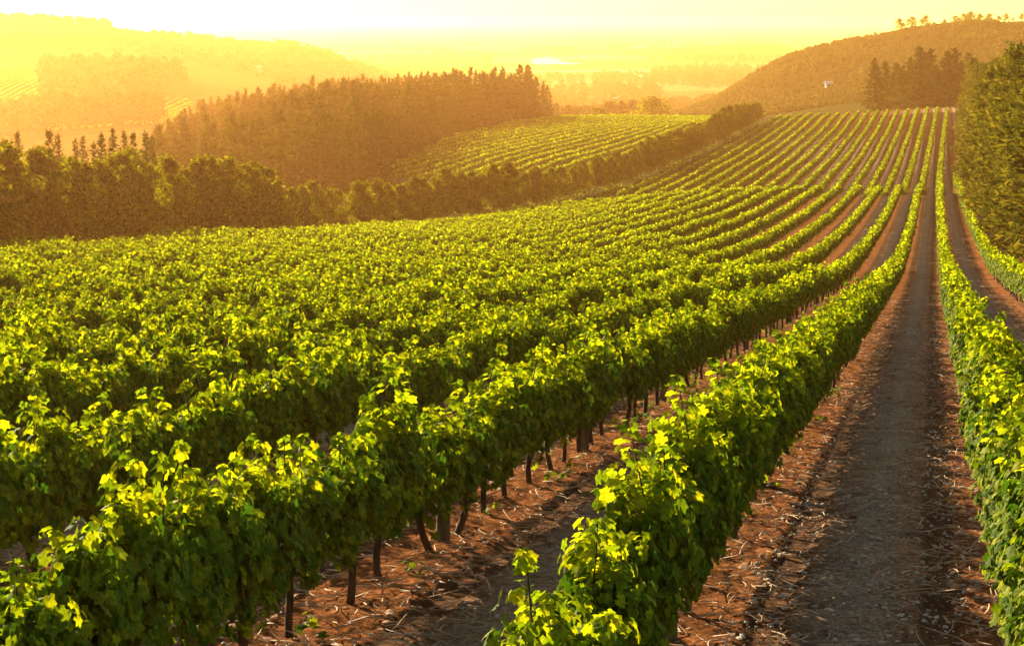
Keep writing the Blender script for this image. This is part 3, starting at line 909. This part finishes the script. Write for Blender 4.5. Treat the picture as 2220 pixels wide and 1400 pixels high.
# the tall trees along the right edge, and the pines on the crest
def build_right_trees():
    rng = np.random.default_rng(41)
    ms = tree_meshes('shaggy_conifer', [conifer(90 + i, 12, rng.uniform(5.4, 7.0), 30, 9, 24, (.38, .85), .01, .5, .3, True) for i in range(5)], M_EDGE)
    Y = 84.0
    q = 0
    while Y < 430:
        for lay in (0, 1):
            X = 7.0 + 4.2 * lay + rng.normal(0, .4) + float(bend(Y)) * .9
            h = np.interp(Y, [80, 120, 200, 350, 430], [11.0, 12.6, 15.0, 16.5, 15.0]) * rng.uniform(.72, 1.1)
            yy = Y + lay * 2.2
            px, py, d = proj(X, yy, float(H(X, yy)) + h * .5)
            if px < 2330:
                q += 1
                wsc = 1.0 * rng.uniform(.9, 1.1)
                put_tree('shaggy_conifer', ms[int(rng.integers(0, 5))], X, yy, rng.uniform(0, 6),
                         'tall shaggy olive conifer at the right edge of the vineyard, %s from the near end' % ordinal(q),
                         'conifer', 'shaggy conifers along the right edge', (wsc, wsc, h / 12))
        Y += rng.uniform(4.0, 5.6)
    cm = tree_meshes('crest_pine', [conifer(120 + i, 16, rng.uniform(8, 9.5), 24, 7, 11, (.8, 1.6), .05, .7, .1) for i in range(4)], M_PINE)
    spots = [(1889, 126), (1912, 131), (1935, 134), (1950, 140), (1966, 124), (1984, 98), (1996, 112), (2008, 104), (2022, 138), (2036, 126), (2046, 108), (2060, 102), (2074, 130), (2090, 112)]
    for q, (px, py) in enumerate(spots):
        d = 545 + rng.uniform(-14, 30)
        if q == 0: d = 530
        x, y = unfan((px - 1110) / F, d)
        zt = -(py - YH) / F * d
        g = float(H(x, y))
        sc = (zt - g) / 16.2
        put_tree('crest_pine', cm[q % 4], x, y, rng.uniform(0, 6), 'tall brown-green pine behind the vineyard crest, %s from the left' % ordinal(q + 1), 'pine tree', 'pines behind the crest', (sc * 1.0, sc * 1.0, sc))
    # flat-topped trees on the skyline of the hill
    um = tree_meshes('skyline_tree', [bushy(140 + i, 9, 8, 13, 80, (.28, .62), .42) for i in range(4)], M_BELT)
    sky_ = [(1888, 70), (1940, 40), (1965, 36), (1996, 34), (2012, 48), (2035, 42), (2060, 34), (2075, 30), (2092, 26), (2110, 30), (2130, 30), (2150, 34), (2166, 30), (2182, 38), (2200, 30), (2216, 44)]
    for q, (px, py) in enumerate(sky_):
        d = 1000 + rng.uniform(-15, 15) + max(0, px - 2100) * .8
        x, y = unfan((px - 1110) / F, d)
        g = float(H(x, y)); zt = -(py - YH) / F * d
        sc = max(.35, (zt - g) / 9.3)
        put_tree('skyline_tree', um[q % 4], x, y, rng.uniform(0, 6), 'open-crowned tree on the skyline of the right-hand hill, %s from the left' % ordinal(q + 1), 'tree', 'trees on the hill skyline', (min(sc, 1.1), min(sc, 1.1), sc))
build_right_trees()

# scrub and woods that read as one mass far off
def build_far_growth():
    rng = np.random.default_rng(51)
    bush = [bushy(160 + i, 4.0, 5.5, 7, 12, (.9, 1.8), .1)[0] for i in range(5)]
    wood = [bushy(170 + i, 11.0, 9.0, 9, 14, (1.6, 3.0), .1)[0] for i in range(5)]
    # right-hand hill
    N = 16000
    px = rng.uniform(1470, 2240, N); d = rng.uniform(700, 1040, N)
    x, y = unfan((px - 1110) / F, d)
    dens = noise(x, y, 45.0, 12) + .5 * noise(x, y, 18.0, 13)
    crest = np.interp(px, [1500, 1900, 2000, 2150, 2240], [0, 0, .35, .45, .0])
    ok = (dens + crest > .10) | (rng.random(N) < .35)
    ok &= ~((px > 2140) & (d > 1010))
    x, y = x[ok], y[ok]
    s = rng.uniform(.25, .8, len(x)) * (.7 + .9 * np.clip(dens[ok] + crest[ok], 0, .6))
    V, Fc = scatter(bush, x, y, H(x, y), rng.uniform(0, 6, len(x)), np.stack([s, s], -1), rng)
    tag(obj('hillside_scrub', mesh('hillside_scrub', V, Fc, M_SCRUB)), 'scrub and bushes covering the right-hand hill', 'scrub', kind='stuff')
    # woods on the left-hand slopes
    N = 5000
    px = rng.uniform(-60, 900, N); d = rng.uniform(780, 1900, N)
    x, y = unfan((px - 1110) / F, d)
    _, py, _ = proj(x, y, H(x, y))
    patch = (px > 100) & (px < 420) & (d > 930) & (d < 1120) & (px < 420 - (1120 - d) * .6 )
    ridge = (d > 1350) & (noise(x, y, 140.0, 15) > -.3)
    low = (d < 860) & (px < 340)
    ok = patch | ridge | low
    x, y = x[ok], y[ok]
    s = rng.uniform(.7, 1.25, len(x)) * np.where(ridge[ok], .62, 1)
    V, Fc = scatter(wood, x, y, H(x, y), rng.uniform(0, 6, len(x)), np.stack([s, s], -1), rng)
    tag(obj('hillside_woods', mesh('hillside_woods', V, Fc, M_PINE)), 'hazy woods covering the slopes at the upper left', 'woods', kind='stuff')
    # tree clumps and hedges on the valley floor
    N = 9000
    px = rng.uniform(600, 1750, N); d = 900 * (9000 / 900) ** rng.random(N)
    x, y = unfan((px - 1110) / F, d)
    ok = (noise(x, y, 170.0, 17) + .5 * noise(x, y, 60.0, 18) > .16) | ((d < 1300) & (noise(x, y, 50.0, 19) > .05))
    ok &= ~((np.abs(px - 1240) < 170) & (d > 2500) & (d < 4300))
    ok &= ~((d < 1300) & (px > 1420))
    x, y, d = x[ok], y[ok], d[ok]
    s = rng.uniform(.6, 1.1, len(x))
    V, Fc = scatter(wood, x, y, H(x, y), rng.uniform(0, 6, len(x)), np.stack([s, s], -1), rng)
    tag(obj('valley_trees', mesh('valley_trees', V, Fc, M_PINE)), 'hazy clumps of trees scattered over the valley floor', 'woods', kind='stuff')
    # vineyard rows on the left-hand slope
    XX, YY = [], []
    for q in range(44):
        dd = np.arange(770, 1200, 2.2)
        x, y = unfan((-380 + 19.0 * q + .86 * (dd - 770) - 1110) / F, dd)
        XX.append(x); YY.append(y)
    x = np.concatenate(XX); y = np.concatenate(YY)
    ta, dh = fan(x, y); px = 1110 + ta * F
    ok = ((px < 105) & (dh > 880) & (dh < 1180)) | ((px > 110) & (px < 420) & (dh > 780) & (dh < 960))
    x, y = x[ok], y[ok]
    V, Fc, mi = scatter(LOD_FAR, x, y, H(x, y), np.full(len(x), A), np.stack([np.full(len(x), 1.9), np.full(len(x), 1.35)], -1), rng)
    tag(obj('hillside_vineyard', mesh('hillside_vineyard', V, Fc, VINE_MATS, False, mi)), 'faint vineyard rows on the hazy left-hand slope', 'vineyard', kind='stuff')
build_far_growth()

# one broad tree just over the crest of the second vineyard
def build_broad_tree():
    for q, (px, py, d, w, h, lab) in enumerate([(1412, 210, 760, 19, 13, 'broad domed tree rising behind the crest of the striped far vineyard'),
                                               (1300, 232, 720, 9, 9, 'small round tree behind the far vineyard beside the pine plantation')]):
        ms = tree_meshes('broad_tree', [bushy(190 + q, h, w, 46, 60, (.5, 1.0), .1)], M_BELT)[0]
        x, y = unfan((px - 1110) / F, d)
        zt = -(py - YH) / F * d
        put_tree('broad_tree', ms, x, y, 0, lab, 'tree', None, 1.0, zt - h - float(H(x, y)))
build_broad_tree()

# ---------------------------------------------------------------- water and houses in the valley
def build_lake():
    m, n, l = new_mat('still_water')
    p = n.new('ShaderNodeBsdfPrincipled')
    p.inputs['Base Color'].default_value = (0.02, 0.03, 0.035, 1)
    p.inputs['Roughness'].default_value = 0.08
    p.inputs['IOR'].default_value = 1.33
    o = n.new('ShaderNodeOutputMaterial'); l.new(p.outputs[0], o.inputs[0])
    def sheet(name, pts, z):
        V = []
        for px, py in pts:
            d = -z * F / (py - YH)
            x, y = unfan((px - 1110) / F, d)
            V.append((x, y, z))
        me = mesh(name, np.array(V), np.arange(len(V))[None], m)
        tag(obj(name, me), kind='structure')
    sheet('lake', [(1148, 134), (1158, 126), (1180, 123), (1230, 123.5), (1255, 128), (1275, 131), (1310, 131.5), (1352, 133), (1352, 137), (1310, 135.5), (1270, 136), (1240, 138), (1200, 137), (1170, 139)][::-1], -74.0)
    sheet('river', [(1372, 156), (1400, 161), (1440, 168), (1480, 176), (1530, 184), (1530, 188), (1470, 180), (1430, 172), (1390, 165), (1370, 159)][::-1], -73.8)
build_lake()

def house(px, d, w, dp, hw, hr, rz, label):
    x, y = unfan((px - 1110) / F, d)
    t = thing('farmhouse', (x, y, float(H(x, y)) - .3), rz, label, 'house', 'white farm buildings in the valley')
    def bx(x0, x1, y0, y1, z0, z1):
        V = np.array([(a, b, c) for a in (x0, x1) for b in (y0, y1) for c in (z0, z1)], float)
        Q = np.array([(0, 1, 3, 2), (4, 6, 7, 5), (0, 4, 5, 1), (2, 3, 7, 6), (0, 2, 6, 4), (1, 5, 7, 3)])
        return V, Q
    a, b = w / 2, dp / 2
    V, Q = bx(-a, a, -b, b, 0, hw)
    G = np.array([(-a, -b, hw), (-a, b, hw), (-a, 0, hw + hr), (a, -b, hw), (a, b, hw), (a, 0, hw + hr)])
    Vw = np.concatenate([V, G]); tri = np.array([(8, 10, 9), (11, 12, 13)])
    obj('wall', mesh('wall', Vw, [Q, tri], M_WHITE), t)
    e, th = .5, .18
    s = hr / b
    R = np.array([(-a - e, -b - e, hw - e * s + .05), (a + e, -b - e, hw - e * s + .05), (a + e, 0, hw + hr + .05), (-a - e, 0, hw + hr + .05), (a + e, b + e, hw - e * s + .05), (-a - e, b + e, hw - e * s + .05)])
    R2 = R + np.array([0, 0, th])
    RV = np.concatenate([R, R2])
    RQ = np.array([(0, 3, 2, 1), (3, 5, 4, 2), (6, 7, 8, 9), (9, 8, 10, 11), (0, 1, 7, 6), (5, 11, 10, 4), (1, 2, 8, 7), (2, 4, 10, 8), (0, 6, 9, 3), (3, 9, 11, 5)])
    obj('roof', mesh('roof', RV, RQ, M_ROOF), t)
    for q in range(3):
        cxp = -a * .6 + q * a * .6
        if q == 1: Vd, Qd = bx(cxp - .55, cxp + .55, -b - .04, -b + .02, 0.02, 2.1)
        else: Vd, Qd = bx(cxp - .5, cxp + .5, -b - .04, -b + .02, 1.0, 2.2)
        obj('door' if q == 1 else 'window', mesh('opening', Vd, Qd, M_DARK), t)
house(1322, 1750, 13, 8, 3.4, 2.2, .3, 'white farmhouse in the hazy valley above the domed tree')
house(1330, 1715, 8, 6, 3.0, 1.6, -.2, 'small white outbuilding just in front of the valley farmhouse')
house(1411, 1350, 9, 6, 3.0, 1.8, .5, 'white cottage peeping over the broad domed tree')
house(1286, 1300, 11, 6, 2.6, 1.4, -.1, 'low white shed right of the pine plantation')
house(556, 1400, 9, 6, 3, 1.8, .2, 'white house glinting in the yellow haze above the plantation')
house(1790, 800, 2.6, 2.2, 1.9, .7, .4, 'pale little building at the foot of the right-hand hill')

# ---------------------------------------------------------------- the air
def build_haze():
    m, n, l = new_mat('haze_air')
    pv = n.new('ShaderNodeVolumePrincipled')
    pv.inputs['Color'].default_value = (*HAZE_COLOR, 1)
    pv.inputs['Absorption Color'].default_value = (1, 1, 0.52, 1)
    pv.inputs['Density'].default_value = HAZE_DENSITY
    pv.inputs['Anisotropy'].default_value = HAZE_G
    o = n.new('ShaderNodeOutputMaterial'); l.new(pv.outputs[0], o.inputs['Volume'])
    x0, x1, y0, y1, z0, z1 = -36000, 36000, -60, 42000, -82, 24
    V = np.array([(a, b, c) for a in (x0, x1) for b in (y0, y1) for c in (z0, z1)], float)
    Q = np.array([(0, 1, 3, 2), (4, 6, 7, 5), (0, 4, 5, 1), (2, 3, 7, 6), (0, 2, 6, 4), (1, 5, 7, 3)])
    tag(obj('haze', mesh('haze', V, Q, m)), 'golden sunlit haze filling the valley', 'haze', kind='stuff')
build_haze()
